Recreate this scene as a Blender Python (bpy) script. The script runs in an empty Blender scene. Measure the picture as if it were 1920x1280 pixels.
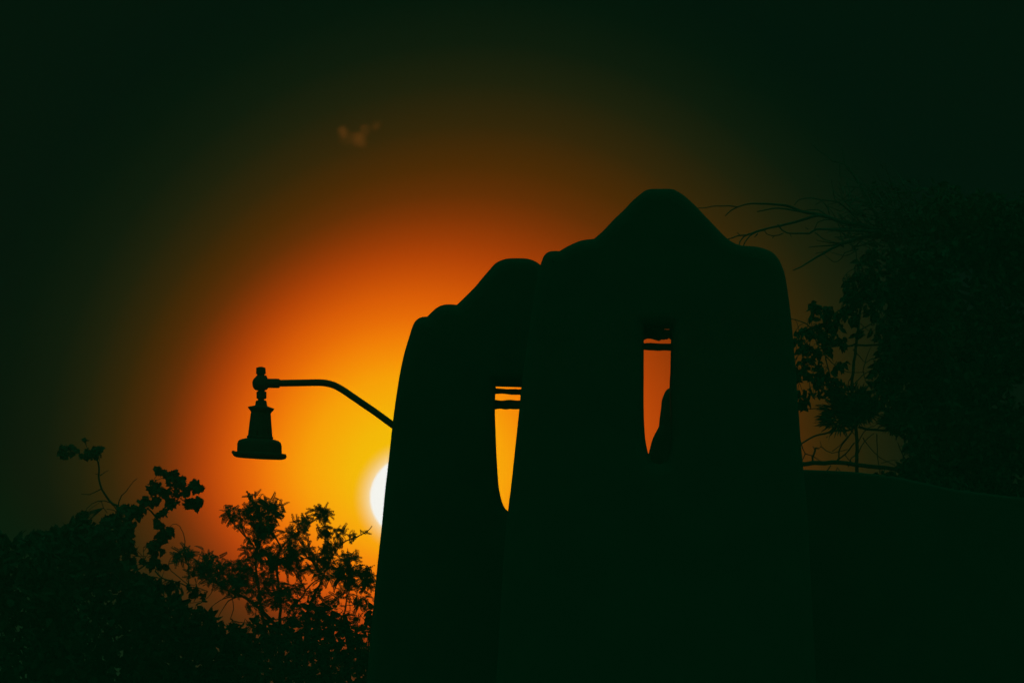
import bpy, math, random
from mathutils import Vector, Matrix, noise
sc = bpy.context.scene
COL = sc.collection
R = math.radians
random.seed(11)

# ------------------------------------------------------------------ camera
CAM = Vector((0.0, 0.0, 1.7))
PITCH = R(2.7)
K = 5.882e-5                      # tangent of one photograph pixel (1920 wide)
fwd = Vector((0, math.cos(PITCH), math.sin(PITCH)))
rgt = Vector((1, 0, 0))
upv = Vector((0, -math.sin(PITCH), math.cos(PITCH)))
cd = bpy.data.cameras.new('camera'); cam = bpy.data.objects.new('camera', cd); COL.objects.link(cam)
cam.location = CAM; cam.rotation_euler = (R(90) + PITCH, 0, 0)
cd.sensor_width = 36; cd.lens = 18 / (960 * K)
cd.clip_start = 0.5; cd.clip_end = 30000
cd.dof.use_dof = True; cd.dof.focus_distance = 87.5; cd.dof.aperture_fstop = 14
sc.camera = cam

def ray(px, py):
    return (fwd + rgt * ((px - 960) * K) - upv * ((py - 640) * K)).normalized()
def P(px, py, D):
    d = ray(px, py); return CAM + d * (D / d.y)

# ------------------------------------------------------------------ sky and sun
def lin(c):
    return tuple((x / 255 / 12.92) if x <= 10 else ((x / 255 + 0.055) / 1.055) ** 2.4 for x in c)
SUN = ray(771, 932)
W = bpy.data.worlds.new('World'); sc.world = W; W.use_nodes = True
nt = W.node_tree; N = nt.nodes; L = nt.links; N.clear()
def nd(t, **kw):
    n = N.new(t)
    for a, b in kw.items(): setattr(n, a, b)
    return n
def mth(op, a, b=None, c=None, clamp=False):
    n = nd('ShaderNodeMath', operation=op); n.use_clamp = clamp
    for i, x in enumerate((a, b, c)):
        if x is None: continue
        if isinstance(x, (int, float)): n.inputs[i].default_value = x
        else: L.new(x, n.inputs[i])
    return n.outputs[0]
def smooth(x, a, b, lo=0.0, hi=1.0):
    n = nd('ShaderNodeMapRange', interpolation_type='SMOOTHSTEP'); L.new(x, n.inputs[0])
    for i, q in enumerate((a, b, lo, hi)): n.inputs[i + 1].default_value = q
    return n.outputs[0]
tc = nd('ShaderNodeTexCoord'); DIR = tc.outputs['Generated']
def dist(v):
    n = nd('ShaderNodeVectorMath', operation='DISTANCE'); L.new(DIR, n.inputs[0]); n.inputs[1].default_value = v
    return mth('MULTIPLY', n.outputs['Value'], 0.001 / K)
def mixc(f, a, b):
    n = nd('ShaderNodeMix', data_type='RGBA', blend_type='MIX')
    if isinstance(f, float): n.inputs[0].default_value = f
    else: L.new(f, n.inputs[0])
    for i, x in ((6, a), (7, b)):
        if isinstance(x, tuple): n.inputs[i].default_value = (*x, 1)
        else: L.new(x, n.inputs[i])
    return n.outputs[2]
d1 = dist(ray(765, 893)); d2 = dist(ray(895, 890)); ds = dist(SUN)
t = smooth(d1, 0.2, 0.72)
dd = mth('ADD', mth('MULTIPLY', d1, mth('SUBTRACT', 1.0, t)), mth('MULTIPLY', d2, t))
sep = nd('ShaderNodeSeparateXYZ'); L.new(DIR, sep.inputs[0])
dusty = smooth(sep.outputs[2], 0.006, 0.034, 0.17, 0.0)   # the glow dies away sooner in the dust along the horizon
ramp = nd('ShaderNodeValToRGB'); L.new(mth('ADD', dd, dusty), ramp.inputs[0]); cr = ramp.color_ramp; cr.interpolation = 'LINEAR'
STOPS = [(0, (243, 196, 0)), (.105, (243, 183, 0)), (.15, (246, 171, 0)), (.19, (247, 160, 0)), (.225, (245, 143, 0)), (.265, (240, 124, 0)),
         (.30, (230, 107, 0)), (.34, (216, 92, 0)), (.38, (196, 78, 0)), (.415, (176, 67, 0)), (.45, (152, 59, 0)), (.49, (124, 52, 0)),
         (.53, (97, 47, 2)), (.58, (75, 43, 6)), (.655, (49, 38, 10)), (.735, (28, 33, 12)), (.81, (12, 28, 12)), (.90, (3, 24, 11)), (.98, (1, 22, 11))]
while len(cr.elements) < len(STOPS): cr.elements.new(0.5)
for e, (p, c) in zip(cr.elements, STOPS):
    e.position = p; e.color = (*lin(c), 1)
# sky brightened to offset the haze; green fill added overhead for the silhouettes
SIG, TOP = 0.0030, 9.0                    # the added haze layer near the ground: density, height
ADDED_HAZE_RGB = (0.0004, 0.0200, 0.0066)            # what that layer itself sends back
zc = mth('MAXIMUM', sep.outputs[2], 0.009)
thick = mth('MULTIPLY', mth('DIVIDE', TOP - CAM.z, zc), SIG)
trans = mth('EXPONENT', mth('MULTIPLY', thick, -1.0))
def vm(op, a, b=None, scale=None):
    n = nd('ShaderNodeVectorMath', operation=op); L.new(a, n.inputs[0])
    if b is not None:
        if isinstance(b, tuple): n.inputs[1].default_value = b
        else: L.new(b, n.inputs[1])
    if scale is not None: L.new(scale, n.inputs['Scale'])
    return n.outputs[0]
def airc():
    n = nd('ShaderNodeVectorMath', operation='SCALE'); n.inputs[0].default_value = ADDED_HAZE_RGB; L.new(mth('SUBTRACT', 1.0, trans), n.inputs['Scale']); return n.outputs[0]
glow = ramp.outputs[0]
above = vm('SCALE', vm('SUBTRACT', glow, airc()), scale=mth('DIVIDE', 1.0, trans))
above = vm('MAXIMUM', above, (0.0001, 0.0012, 0.0))
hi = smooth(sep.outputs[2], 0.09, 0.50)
sky_fill = mixc(hi, (0, 0, 0), (0.0008, 0.050, 0.0185))  # green fill light added above the camera's view, lifts the silhouettes
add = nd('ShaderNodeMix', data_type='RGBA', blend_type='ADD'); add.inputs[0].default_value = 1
L.new(above, add.inputs[6]); L.new(sky_fill, add.inputs[7])
# aureole and disc of the low sun
aur = mth('MULTIPLY', mth('POWER', mth('SUBTRACT', 1.0, mth('DIVIDE', mth('SUBTRACT', ds, 0.076, clamp=True), 0.036, clamp=True), clamp=True), 2.2), 0.85)
bright = mth('DIVIDE', 1.0, trans)
def lit(c):
    n = nd('ShaderNodeVectorMath', operation='SCALE'); n.inputs[0].default_value = c; L.new(bright, n.inputs['Scale']); return n.outputs[0]
s1 = mixc(aur, add.outputs[2], lit(lin((247, 222, 178))))
disc = smooth(ds, 0.0745, 0.0795, 1.0, 0.0)
s2 = mixc(disc, s1, lit((0.90, 0.89, 0.84)))
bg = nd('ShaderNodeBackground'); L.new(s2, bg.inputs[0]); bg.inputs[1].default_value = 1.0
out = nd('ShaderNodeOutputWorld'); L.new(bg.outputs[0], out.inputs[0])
sd = bpy.data.lights.new('sun', 'SUN'); so = bpy.data.objects.new('sun', sd); COL.objects.link(so)
sd.energy = 0.10; sd.angle = R(0.53); sd.color = (1.0, 0.24, 0.02)
so.rotation_euler = SUN.to_track_quat('Z', 'Y').to_euler(); so.location = (0, 0, 40)
sc.view_settings.view_transform = 'Standard'; sc.view_settings.look = 'None'
sc.view_settings.exposure = 0; sc.view_settings.gamma = 1; sc.view_settings.use_curve_mapping = False

# ------------------------------------------------------------------ materials
def mat(name, c1, c2, scale=6.0, rough=0.9, bump=0.3, metal=0.0, detail=6):
    m = bpy.data.materials.new(name); m.use_nodes = True
    n = m.node_tree.nodes; l = m.node_tree.links; b = n['Principled BSDF']
    tcn = n.new('ShaderNodeTexCoord'); no = n.new('ShaderNodeTexNoise')
    no.inputs['Scale'].default_value = scale; no.inputs['Detail'].default_value = detail
    l.new(tcn.outputs['Object'], no.inputs['Vector'])
    r = n.new('ShaderNodeValToRGB'); l.new(no.outputs[0], r.inputs[0])
    r.color_ramp.elements[0].color = (*c1, 1); r.color_ramp.elements[1].color = (*c2, 1)
    r.color_ramp.elements[0].position = .35; r.color_ramp.elements[1].position = .65
    l.new(r.outputs[0], b.inputs['Base Color'])
    b.inputs['Roughness'].default_value = rough; b.inputs['Metallic'].default_value = metal
    if bump:
        bm_ = n.new('ShaderNodeBump'); bm_.inputs['Strength'].default_value = bump; bm_.inputs['Distance'].default_value = .02
        l.new(no.outputs[0], bm_.inputs['Height']); l.new(bm_.outputs[0], b.inputs['Normal'])
    return m
M_ADOBE = mat('adobe_plaster', (.17, .15, .125), (.19, .172, .14), 3.0, .95, .5)
M_ADOBE2 = mat('adobe_coping', (.25, .22, .19), (.33, .30, .25), 4.0, .95, .5)
M_WOOD = mat('weathered_wood', (.13, .11, .09), (.24, .21, .18), 9.0, .85, .6)
M_BARK = mat('bark', (.13, .12, .10), (.20, .18, .16), 14.0, .9, .6)
M_LEAF = mat('dark_leaf', (.10, .12, .08), (.10, .12, .085), 5.0, .6, .1)
M_FERN = mat('feathery_leaf', (.10, .12, .08), (.10, .12, .085), 5.0, .45, .0)
M_METAL = mat('painted_iron', (.10, .11, .10), (.13, .14, .13), 20.0, .6, .1, 0.2)
M_GLASS = mat('frosted_bulb', (.5, .5, .48), (.6, .6, .58), 5, .3, 0)
M_DIRT = mat('dry_earth', (.15, .12, .09), (.26, .21, .16), .6, .95, .6, detail=10)

# ------------------------------------------------------------------ helpers
def link(o): COL.objects.link(o); return o
def tag(o, label, cat, group=None, kind=None):
    if label: o['label'] = label
    if cat: o['category'] = cat
    if group: o['group'] = group
    if kind: o['kind'] = kind
    return o
def empty(name, loc, label, cat, group=None):
    o = link(bpy.data.objects.new(name, None)); o.location = loc; o.empty_display_size = .2
    return tag(o, label, cat, group)

class MB:
    """collects geometry in world space; build() makes it one mesh object under a parent at its own base"""
    def __init__(s): s.v = []; s.f = []
    def add(s, vs, fs):
        b = len(s.v); s.v.extend(vs); s.f.extend([tuple(i + b for i in f) for f in fs])
    def tube(s, pts, rad, n=6, rough=0.0, cap=True):
        m = len(pts); vs = []; fs = []
        prev = None
        for i, p in enumerate(pts):
            d = (pts[min(i + 1, m - 1)] - pts[max(i - 1, 0)]).normalized()
            if prev is None:
                a = d.cross(Vector((.3, 1, .2))).normalized()
            else:
                a = (prev - d * prev.dot(d)).normalized()
            prev = a; b = d.cross(a); r = rad[i] if not isinstance(rad, (int, float)) else rad
            for k in range(n):
                an = 2 * math.pi * k / n
                rr = r * (1 + (rough * noise.noise(p * 14 + Vector((k * 3.1, 0, 0))) if rough else 0))
                vs.append(p + (a * math.cos(an) + b * math.sin(an)) * rr)
        for i in range(m - 1):
            for k in range(n):
                k2 = (k + 1) % n
                fs.append((i * n + k, i * n + k2, (i + 1) * n + k2, (i + 1) * n + k))
        if cap: fs.append(tuple(range(n))[::-1]); fs.append(tuple((m - 1) * n + k for k in range(n)))
        s.add(vs, fs)
    def build(s, name, material, parent=None, smooth=True):
        me = bpy.data.meshes.new(name); base = parent_base(parent)
        me.from_pydata([v - base for v in s.v], [], s.f); me.update()
        me.materials.append(material)
        if smooth: me.polygons.foreach_set('use_smooth', [True] * len(me.polygons))
        o = link(bpy.data.objects.new(name, me))
        if parent: o.parent = parent
        return o
def parent_base(p):
    b = Vector((0, 0, 0))
    while p: b = b + p.location; p = p.parent
    return b

def catmull(pts, step=4.0):
    """smooth resampling of pixel polylines (x, y, *extra)"""
    out = []; n = len(pts)
    for i in range(n - 1):
        p0, p1, p2, p3 = pts[max(i - 1, 0)], pts[i], pts[i + 1], pts[min(i + 2, n - 1)]
        k = max(1, int(math.hypot(p2[0] - p1[0], p2[1] - p1[1]) / step))
        for j in range(k):
            t = j / k
            out.append(tuple(.5 * (2 * b + (c - a) * t + (2 * a - 5 * b + 4 * c - d) * t * t + (3 * b - a - 3 * c + d) * t ** 3)
                             for a, b, c, d in zip(p0, p1, p2, p3)))
    out.append(tuple(pts[-1])); return out

# ------------------------------------------------------------------ ground
g = MB(); n = 60
import itertools
rs = [0] + [3 * 1.17 ** i for i in range(35)]
ring = 64
vs = [Vector((0, 85, 0))]
for r in rs[1:]:
    for k in range(ring):
        a = 2 * math.pi * k / ring; x, y = r * math.cos(a), 85 + r * math.sin(a)
        vs.append(Vector((x, y, .05 * noise.noise(Vector((x * .2, y * .2, 0))) - .05)))
fs = [(0, 1 + k, 1 + (k + 1) % ring) for k in range(ring)]
for i in range(len(rs) - 2):
    for k in range(ring):
        k2 = (k + 1) % ring; a = 1 + i * ring; b = a + ring
        fs.append((a + k, b + k, b + k2, a + k2))
g.add(vs, fs); tag(g.build('ground', M_DIRT), None, None, kind='structure')

# ------------------------------------------------------------------ adobe walls
def slab(name, outline, holes, D, thick, bevel, material, parent):
    """a thick plastered wall standing at distance D, with rounded edges"""
    base = parent_base(parent)
    cu = bpy.data.curves.new(name, 'CURVE'); cu.dimensions = '2D'; cu.fill_mode = 'BOTH'
    for poly in [outline] + holes:
        sp = cu.splines.new('POLY'); sp.points.add(len(poly) - 1); sp.use_cyclic_u = True
        for q, (x, y) in zip(sp.points, poly):
            w = P(x, y, D); q.co = (w.x, w.z, 0, 1)
    cu.extrude = thick / 2 - bevel; cu.bevel_depth = bevel; cu.bevel_resolution = 5; cu.offset = -bevel
    o = bpy.data.objects.new(name, cu); COL.objects.link(o)
    dg = bpy.context.evaluated_depsgraph_get()
    me = bpy.data.meshes.new_from_object(o.evaluated_get(dg)); me.name = name
    bpy.data.objects.remove(o)
    me.transform(Matrix(((1, 0, 0, -base.x), (0, 0, 1, D - base.y), (0, 1, 0, -base.z), (0, 0, 0, 1))))
    me.materials.clear(); me.materials.append(material)
    ob = link(bpy.data.objects.new(name, me)); ob.parent = parent
    return ob

def seg(*runs):
    """joins smooth runs; corners between runs stay sharp"""
    out = []
    for r in runs:
        c = catmull(r, 3.0)
        if out and math.hypot(out[-1][0] - c[0][0], out[-1][1] - c[0][1]) < .5: c = c[1:]
        out += c
    return out

D_REAR, D_FRONT, D_WALL = 86.4, 84.2, 85.2
def beam(parent, x0, y0, x1, y1, r, D, rough=.25, depth=0.0, seed=0):
    m = MB(); pts = []; rad = []
    nseg = 40
    for i in range(nseg + 1):
        t = i / nseg; x = x0 + (x1 - x0) * t; y = y0 + (y1 - y0) * t
        y += .25 * math.sin(t * 5 + seed)
        p = P(x, y, D + depth); pts.append(p)
        rad.append(r * K * D * (1 + rough * .3 * noise.noise(Vector((t * 9, seed * 3.3, 0)))))
    m.tube(pts, rad, 14, rough)
    return m.build('beam', M_WOOD, parent)

gl = empty('adobe_gateway', Vector((P(870, 900, D_REAR).x, D_REAR, 0)),
           'lower adobe gateway with rounded stepped gable and two beams across its slot', 'gateway',
           'pair of adobe gateways with stepped gables')
rear = seg([(640, 1790), (668, 1500), (688, 1280), (697, 1180), (707, 1075), (716.5, 988), (723, 920), (730, 860), (736.5, 800),
            (742, 757), (750, 706), (758, 668), (768, 634), (773, 618), (778, 607), (785, 600), (793, 597), (801.5, 596.5)],
           [(801.5, 596.5), (810, 588), (818, 581), (827, 576), (836, 573.8), (846, 573.6), (857, 574.5)],
           [(857, 574.5), (872, 560), (890, 542), (905, 524), (918, 509), (928, 498), (938, 492), (950, 488.5), (962, 487.5), (985, 488),
            (998, 491), (1008, 496), (1016, 503), (1035, 520), (1070, 560), (1100, 590), (1130, 600), (1152, 630), (1165, 700), (1172, 900), (1178, 1300), (1186, 1790)])
hole_l = seg([(929.5, 722), (928, 760), (929, 800), (931, 850), (934, 900), (937, 924), (942, 944), (947, 954), (952, 959), (965, 966), (985, 958),
              (996, 930), (1000, 850), (1000, 726)], [(1000, 726), (978, 723.5), (929.5, 722)])
slab('wall', rear, [hole_l], D_REAR, 0.85, 0.11, M_ADOBE, gl)
beam(gl, 905, 731.5, 1020, 737.5, 5.2, D_REAR, .3, .1, 2)
beam(gl, 905, 758.0, 1020, 758.2, 8.3, D_REAR, .22, -.05, 5)

gr = empty('adobe_gateway', Vector((P(1240, 900, D_FRONT).x, D_FRONT, 0)),
           'taller adobe gateway with broad peaked gable, right of the lower one', 'gateway',
           'pair of adobe gateways with stepped gables')
front = seg([(880, 1790), (915, 1400), (930, 1280), (945, 1040), (953, 955), (958, 915), (965, 850), (973, 775), (978, 724), (987, 660), (997, 590),
             (1006, 535), (1012, 505), (1016, 492), (1019.5, 484), (1025, 478), (1032, 475.3), (1040, 474.6), (1049, 474.8)],
            [(1049, 474.8), (1060, 468), (1072, 462), (1085, 456.5), (1098, 453.5), (1113, 452)],
            [(1113, 452), (1130, 437), (1150, 416), (1170, 397), (1185, 381), (1198, 370), (1208, 362.5), (1218, 359.3), (1235, 358.8), (1258, 359.2), (1268, 363),
             (1282, 372), (1300, 388), (1322, 411), (1345, 435), (1360, 450), (1374, 459.5), (1388, 464.5), (1402, 465.5), (1418, 467), (1434, 471.5), (1447, 478), (1457, 489),
             (1464, 503), (1469, 517), (1474, 545), (1480, 590), (1485, 640), (1490, 705), (1495, 770), (1499, 830), (1504, 882), (1512, 980), (1528, 1280), (1560, 1790)])
hole_r = seg([(1206, 613.6), (1206, 700), (1206, 770), (1208, 815), (1211, 838), (1215.5, 855), (1224, 868), (1236, 872), (1250, 862), (1258, 830), (1259, 800), (1256.5, 728),
              (1258, 690), (1259, 640), (1259.5, 619)], [(1259.5, 619), (1259.5, 613.6)], [(1259.5, 613.6), (1206, 613.6)])
slab('wall', front, [hole_r], D_FRONT, 0.95, 0.11, M_ADOBE, gr)
beam(gr, 1190, 649.3, 1275, 651.0, 6.9, D_FRONT, .2, 0, 3)
# split weathered lintel with a ragged underside
lm = MB(); lower = [(1190, 638), (1206, 639.5), (1209, 636.8), (1214, 634.8), (1221, 635.2), (1229, 637.6), (1236, 639.5), (1240, 636.6), (1245, 637.2),
                    (1248, 636), (1251, 636.8), (1254, 633.8), (1256, 636), (1260, 637), (1275, 637)]
lower = sorted(lower + [(1245.6, 637.2), (1255.2, 635.2)])
upper = [(x, 617.6 if 1245.5 < x < 1255.5 else 609) for x, y in lower]
nv = len(lower); vs = []
for dep in (-.07, -.03, .05, .09):
    ins = 1.2 if dep in (-.07, .09) else 0
    vs += [P(x, y - ins, D_FRONT + dep) for x, y in lower] + [P(x, y + ins * .3, D_FRONT + dep) for x, y in upper]
fs = []
for k in range(3):
    a, b = k * 2 * nv, (k + 1) * 2 * nv
    for i in range(nv - 1):
        fs.append((a + i, a + i + 1, b + i + 1, b + i)); fs.append((a + nv + i, b + nv + i, b + nv + i + 1, a + nv + i + 1))
for a, s_ in ((0, 1), (6 * nv, -1)):
    for i in range(nv - 1):
        q = (a + i, a + nv + i, a + nv + i + 1, a + i + 1); fs.append(q[::s_])
lm.add(vs, fs); lm.build('lintel', M_WOOD, gr, smooth=False)

bu = empty('adobe_buttress', Vector((P(1330, 900, 87.6).x, 87.6, 0)), 'rounded adobe buttress filling the lower right of the taller gateway\'s slot', 'buttress')
butt = seg([(1130, 1790), (1170, 1200), (1205, 960), (1213, 880), (1215.5, 855), (1219, 840), (1224, 822), (1231, 808), (1236, 799)], [(1236, 799), (1238, 780), (1240.5, 760), (1242, 747), (1246, 737), (1250, 732), (1257, 727.5)],
           [(1257, 727.5), (1280, 700), (1310, 690), (1360, 695), (1400, 730), (1425, 820), (1440, 1000), (1455, 1300), (1480, 1790)])
slab('wall', butt, [], 87.6, 0.8, 0.1, M_ADOBE, bu)

wl = empty('adobe_wall', Vector((P(1750, 900, D_WALL).x, D_WALL, 0)), 'low adobe garden wall running right from the taller gateway, under the branches', 'wall')
wall = seg([(1440, 1790), (1440, 1400), (1440, 884)], [(1440, 884), (1490, 881.5), (1530, 882.5), (1580, 884.5), (1620, 888), (1680, 896), (1740, 908), (1800, 920), (1960, 938), (2200, 950)],
           [(2200, 950), (2200, 1400), (2200, 1790)])
slab('wall', wall, [], D_WALL + 1.0, 0.5, 0.03, M_ADOBE, wl)

# ------------------------------------------------------------------ gooseneck lamp
D_L = D_REAR; S = K * D_L
base = P(745, 803, D_L)
lamp = empty('street_lamp', base, 'black gooseneck lamp with bell shade, reaching left from the lower gateway', 'lamp')
arm = MB(); path = catmull([(519, 718.3), (545, 717.9), (575, 717.3), (598, 717), (612, 718.2), (626, 722), (642, 730.5), (658, 741.3), (678, 755), (705, 773.5), (738, 797.5), (775, 822)], 5)
arm.tube([P(x, y, D_L) for x, y in path], 6.5 * S, 16); arm.build('arm', M_METAL, lamp)
fl = MB(); a = P(748, 803.5, D_L); b_ = P(756, 809.5, D_L); fl.tube([a, b_], [16 * S, 16 * S], 20); fl.build('wall_plate', M_METAL, lamp)
sl = MB(); sl.tube([P(x, 718.4, D_L) for x in (498, 522.5, 524.5)], [8.9 * S, 8.9 * S, 7.6 * S], 20); sl.build('arm_socket', M_METAL, lamp)
def lathe(name, prof, cx=489.0, tilt=0.0, mtl=None, seg_=36, parent=None, scallop=0, caps=True):
    """prof: (photo y, radius in px, x shift)"""
    m = MB(); vs = []; fs = []
    y0 = prof[0][1]
    for q in prof:
        y, r = q[0], q[1]; x = cx + (q[2] if len(q) > 2 else 0)
        c = P(x, y, D_L)
        for k in range(seg_):
            an = 2 * math.pi * k / seg_
            vs.append(c + Vector((math.cos(an) * r * S, math.sin(an) * r * S, -math.cos(an) * r * S * math.tan(tilt))))
    for i in range(len(prof) - 1):
        for k in range(seg_):
            k2 = (k + 1) % seg_; fs.append((i * seg_ + k, i * seg_ + k2, (i + 1) * seg_ + k2, (i + 1) * seg_ + k))
    if caps: fs.append(tuple(range(seg_))); fs.append(tuple((len(prof) - 1) * seg_ + k for k in range(seg_))[::-1])
    m.add(vs, fs); return m.build(name, mtl or M_METAL, parent or lamp, smooth=False)
lathe('cap', [(687.2, 1.5, 0), (688, 5, 0), (689.2, 8.6, 0), (694, 8.9, .1), (700, 9.3, .3), (701.6, 8.2, .3)], 489)
lathe('neck', [(700, 7, .3), (703, 6.8, .5), (706, 9.2, .8), (709, 10.5, 1.2)], 488.6)
lathe('ball_joint', [(703.5, 9.0, 1.6), (706, 10.6, 1.6), (709, 12.6, .4), (712, 14.6, .2), (716, 15.4, 0), (720, 15.5, 0), (725, 14.9, 0), (729, 12.8, .5), (731.3, 9.5, .8), (732, 6.5, .8)], 488.6)
lathe('neck', [(731.5, 6.6), (735, 6.6)], 490)
lathe('nut', [(733.6, 8.0), (734.8, 9.5), (746, 9.4), (747.6, 8.4)], 490.3, seg_=12)
lathe('neck', [(747, 5.8), (751, 5.8)], 489.6)
lathe('socket', [(749.8, 7), (751.2, 9.6), (753.5, 10.5), (758, 11.0), (761.5, 12.2), (763, 12.5)], 489.6)
lathe('collar', [(760.5, 12.0), (762, 17.5), (764, 24.6), (765.4, 24.8), (768, 22.8), (771, 20.2), (773.8, 18.6)], 489.4, tilt=R(4))
hs = lathe('housing', [(772, 18.2, .3), (785, 19.4, .0), (800, 21, -.5), (820, 23.0, -.8)], 488.6, tilt=R(2))
for k in range(12):
    an = 2 * math.pi * (k + .5) / 12; f = MB(); pts = []
    for (y, r, sx) in ((775, 18.4, .2), (800, 20.9, -.5), (817, 22.6, -.8)):
        c = P(488.6 + sx, y, D_L); pts.append(c + Vector((math.cos(an) * r * S, math.sin(an) * r * S, 0)))
    f.tube(pts, 1.1 * S, 6); f.build('rib', M_METAL, hs)
lathe('ring', [(817, 23.6), (818.5, 24.9), (820.5, 24.9), (822.5, 23.6)], 487.6, tilt=R(3))
lathe('shade', [(821.8, 23.5, .4), (823.2, 30, .2), (825, 36.0, .1), (828, 40, 0), (833, 41.6, 0), (840, 41.9, 0), (852.5, 42.2, 0), (853.4, 39.8, 0), (836, 38.8, 0), (828, 35, 0), (825.5, 24, 0)], 486.4, tilt=R(2.5), caps=False)
lathe('brim', [(848, 41.5, 0), (848.6, 49.6, -.2), (851.5, 51.0, -.1), (855.5, 50.2, .3), (858.2, 47, .4), (859.2, 42, .4), (858.2, 40.5, .4), (851, 40.5, 0)], 486.6, tilt=R(3.0), caps=False)
lathe('bulb', [(826, 10), (832, 16), (842, 24), (850, 25), (856, 19), (859, 8)], 486.6, mtl=M_GLASS, tilt=R(2.5))
# small latch tabs on the shade's brim
for (x, y, w, h) in ((437.5, 847.6, 2.6, 3.4), (531.5, 853.3, 3.2, 2.2)):
    tb = MB(); c = P(x, y, D_L)
    tb.tube([c - Vector((0, .03, 0)), c + Vector((0, .03, 0))], [h * S] * 2, 8); tb.build('latch', M_METAL, lamp)

# ------------------------------------------------------------------ leaves
def leaf_mesh_broad(name, material, var, lobed=True):
    """one leaf of length 1 along +X, folded and curled"""
    rnd = random.Random(var)
    if lobed:
        half = [(0, .03), (.06, .12), (.02, .30), (.14, .33), (.20, .47), (.30, .38), (.42, .52), (.48, .36), (.60, .38), (.66, .25), (.80, .22), (.86, .10), (1.0, .0)]
    else:
        half = [(0, .02), (.12, .16), (.28, .26), (.45, .29), (.62, .24), (.78, .15), (.90, .06), (1.0, .0)]
    mid = [(x, 0) for x, _ in half]; curl = rnd.uniform(.15, .55); fold = rnd.uniform(.1, .6)
    vs = []
    def z(x, y): return -curl * x * x * .8 + fold * abs(y) + .05 * math.sin(9 * x + var)
    for x, y in half: vs.append((x, 0, z(x, 0)))
    for s in (1, -1):
        for x, y in half: vs.append((x + rnd.uniform(-.015, .015), s * y * rnd.uniform(.85, 1.1), z(x, y)))
    n_ = len(half); fs = []
    for i in range(n_ - 1):
        fs.append((i, i + 1, n_ + i + 1, n_ + i)); fs.append((i, 2 * n_ + i, 2 * n_ + i + 1, i + 1))
    return vs, fs
def leaf_mesh_fern(var):
    rnd = random.Random(100 + var); vs = []; fs = []
    pairs = rnd.choice((8, 8, 9)); droop = rnd.uniform(.1, .65); side = rnd.uniform(-.15, .15)
    def c(t): return Vector((t * (1 - .12 * droop), side * t * t, .10 * t - droop * t * t * .7))
    ax = [c(i / 6) for i in range(7)]
    for i, p in enumerate(ax): w = .012 * (1 - .5 * i / 6); vs += [tuple(p + Vector((0, w, 0))), tuple(p + Vector((0, 0, w * 1.4))), tuple(p - Vector((0, w, 0)))]
    for i in range(6):
        a, b = i * 3, i * 3 + 3
        for k in range(3): fs.append((a + k, a + (k + 1) % 3, b + (k + 1) % 3, b + k))
    for j in range(pairs):
        t = .14 + .86 * j / (pairs - 1); p = c(t); d = (c(min(t + .05, 1)) - c(t - .05)).normalized()
        ln = .20 * math.sin(math.pi * min(1, .22 + .70 * t) ) ** .5 * rnd.uniform(.85, 1.1) if t < .97 else .15
        for s in (1, -1):
            if rnd.random() < .04: continue
            dirn = (d * .30 + Vector((0, s, 0)) - Vector((0, 0, rnd.uniform(.05, .4)))).normalized()
            w = .074
            b = len(vs); q = p + d * .01 * s
            tip = q + dirn * ln
            m1 = q + dirn * ln * .55
            wd = (d - dirn * d.dot(dirn)).normalized() * w
            vs += [tuple(q), tuple(m1 + wd), tuple(tip), tuple(m1 - wd)]
            fs.append((b, b + 1, b + 2, b + 3))
    return vs, fs
def mk(name, vf, material):
    me = bpy.data.meshes.new(name); me.from_pydata(vf[0], [], vf[1]); me.materials.append(material); me.update(); return me
LOBED = [leaf_mesh_broad('leaf', M_LEAF, v, True) for v in range(6)]
OVATE = [leaf_mesh_broad('leaf', M_LEAF, v + 20, False) for v in range(6)]
FERN = [leaf_mesh_fern(v) for v in range(8)]
LOBED_M = [mk('leaf', q, M_LEAF) for q in LOBED]; OVATE_M = [mk('leaf', q, M_LEAF) for q in OVATE]; FERN_M = [mk('compound_leaf', q, M_FERN) for q in FERN]

def frame(pos, d, nrm, s):
    x = d.normalized(); z = (nrm - x * nrm.dot(x))
    if z.length < 1e-4: z = x.orthogonal()
    z.normalize(); y = z.cross(x)
    m = Matrix((x, y, z)).transposed().to_4x4(); m = m @ Matrix.Scale(s, 4); m.translation = pos; return m
class Foliage:
    """leaves of one tree: the first `keep` become objects, the others one joined crown part"""
    def __init__(s, kinds, meshes, name, rnd): s.k = kinds; s.m = meshes; s.name = name; s.items = []; s.rnd = rnd
    def put(s, pos, d, nrm, size, prio=0.0): s.items.append((prio + s.rnd.random() * .3, s.rnd.randrange(len(s.k)), frame(pos, d, nrm, size)))
    def build(s, parent, material, keep=300, crown='foliage'):
        s.items.sort(key=lambda q: -q[0]); base = parent_base(parent)
        for pr, k, m in s.items[:keep]:
            o = link(bpy.data.objects.new(s.name, s.m[k])); o.parent = parent
            o.matrix_local = Matrix.Translation(-base) @ m
        rest = s.items[keep:]
        if rest:
            mb = MB()
            for pr, k, m in rest: mb.add([m @ Vector(v) for v in s.k[k][0]], s.k[k][1])
            o = mb.build(crown, material, parent, smooth=False); o['kind'] = 'stuff'
def rvec(r): 
    while True:
        v = Vector((r.uniform(-1, 1), r.uniform(-1, 1), r.uniform(-1, 1)))
        if .05 < v.length < 1: return v.normalized()

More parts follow.
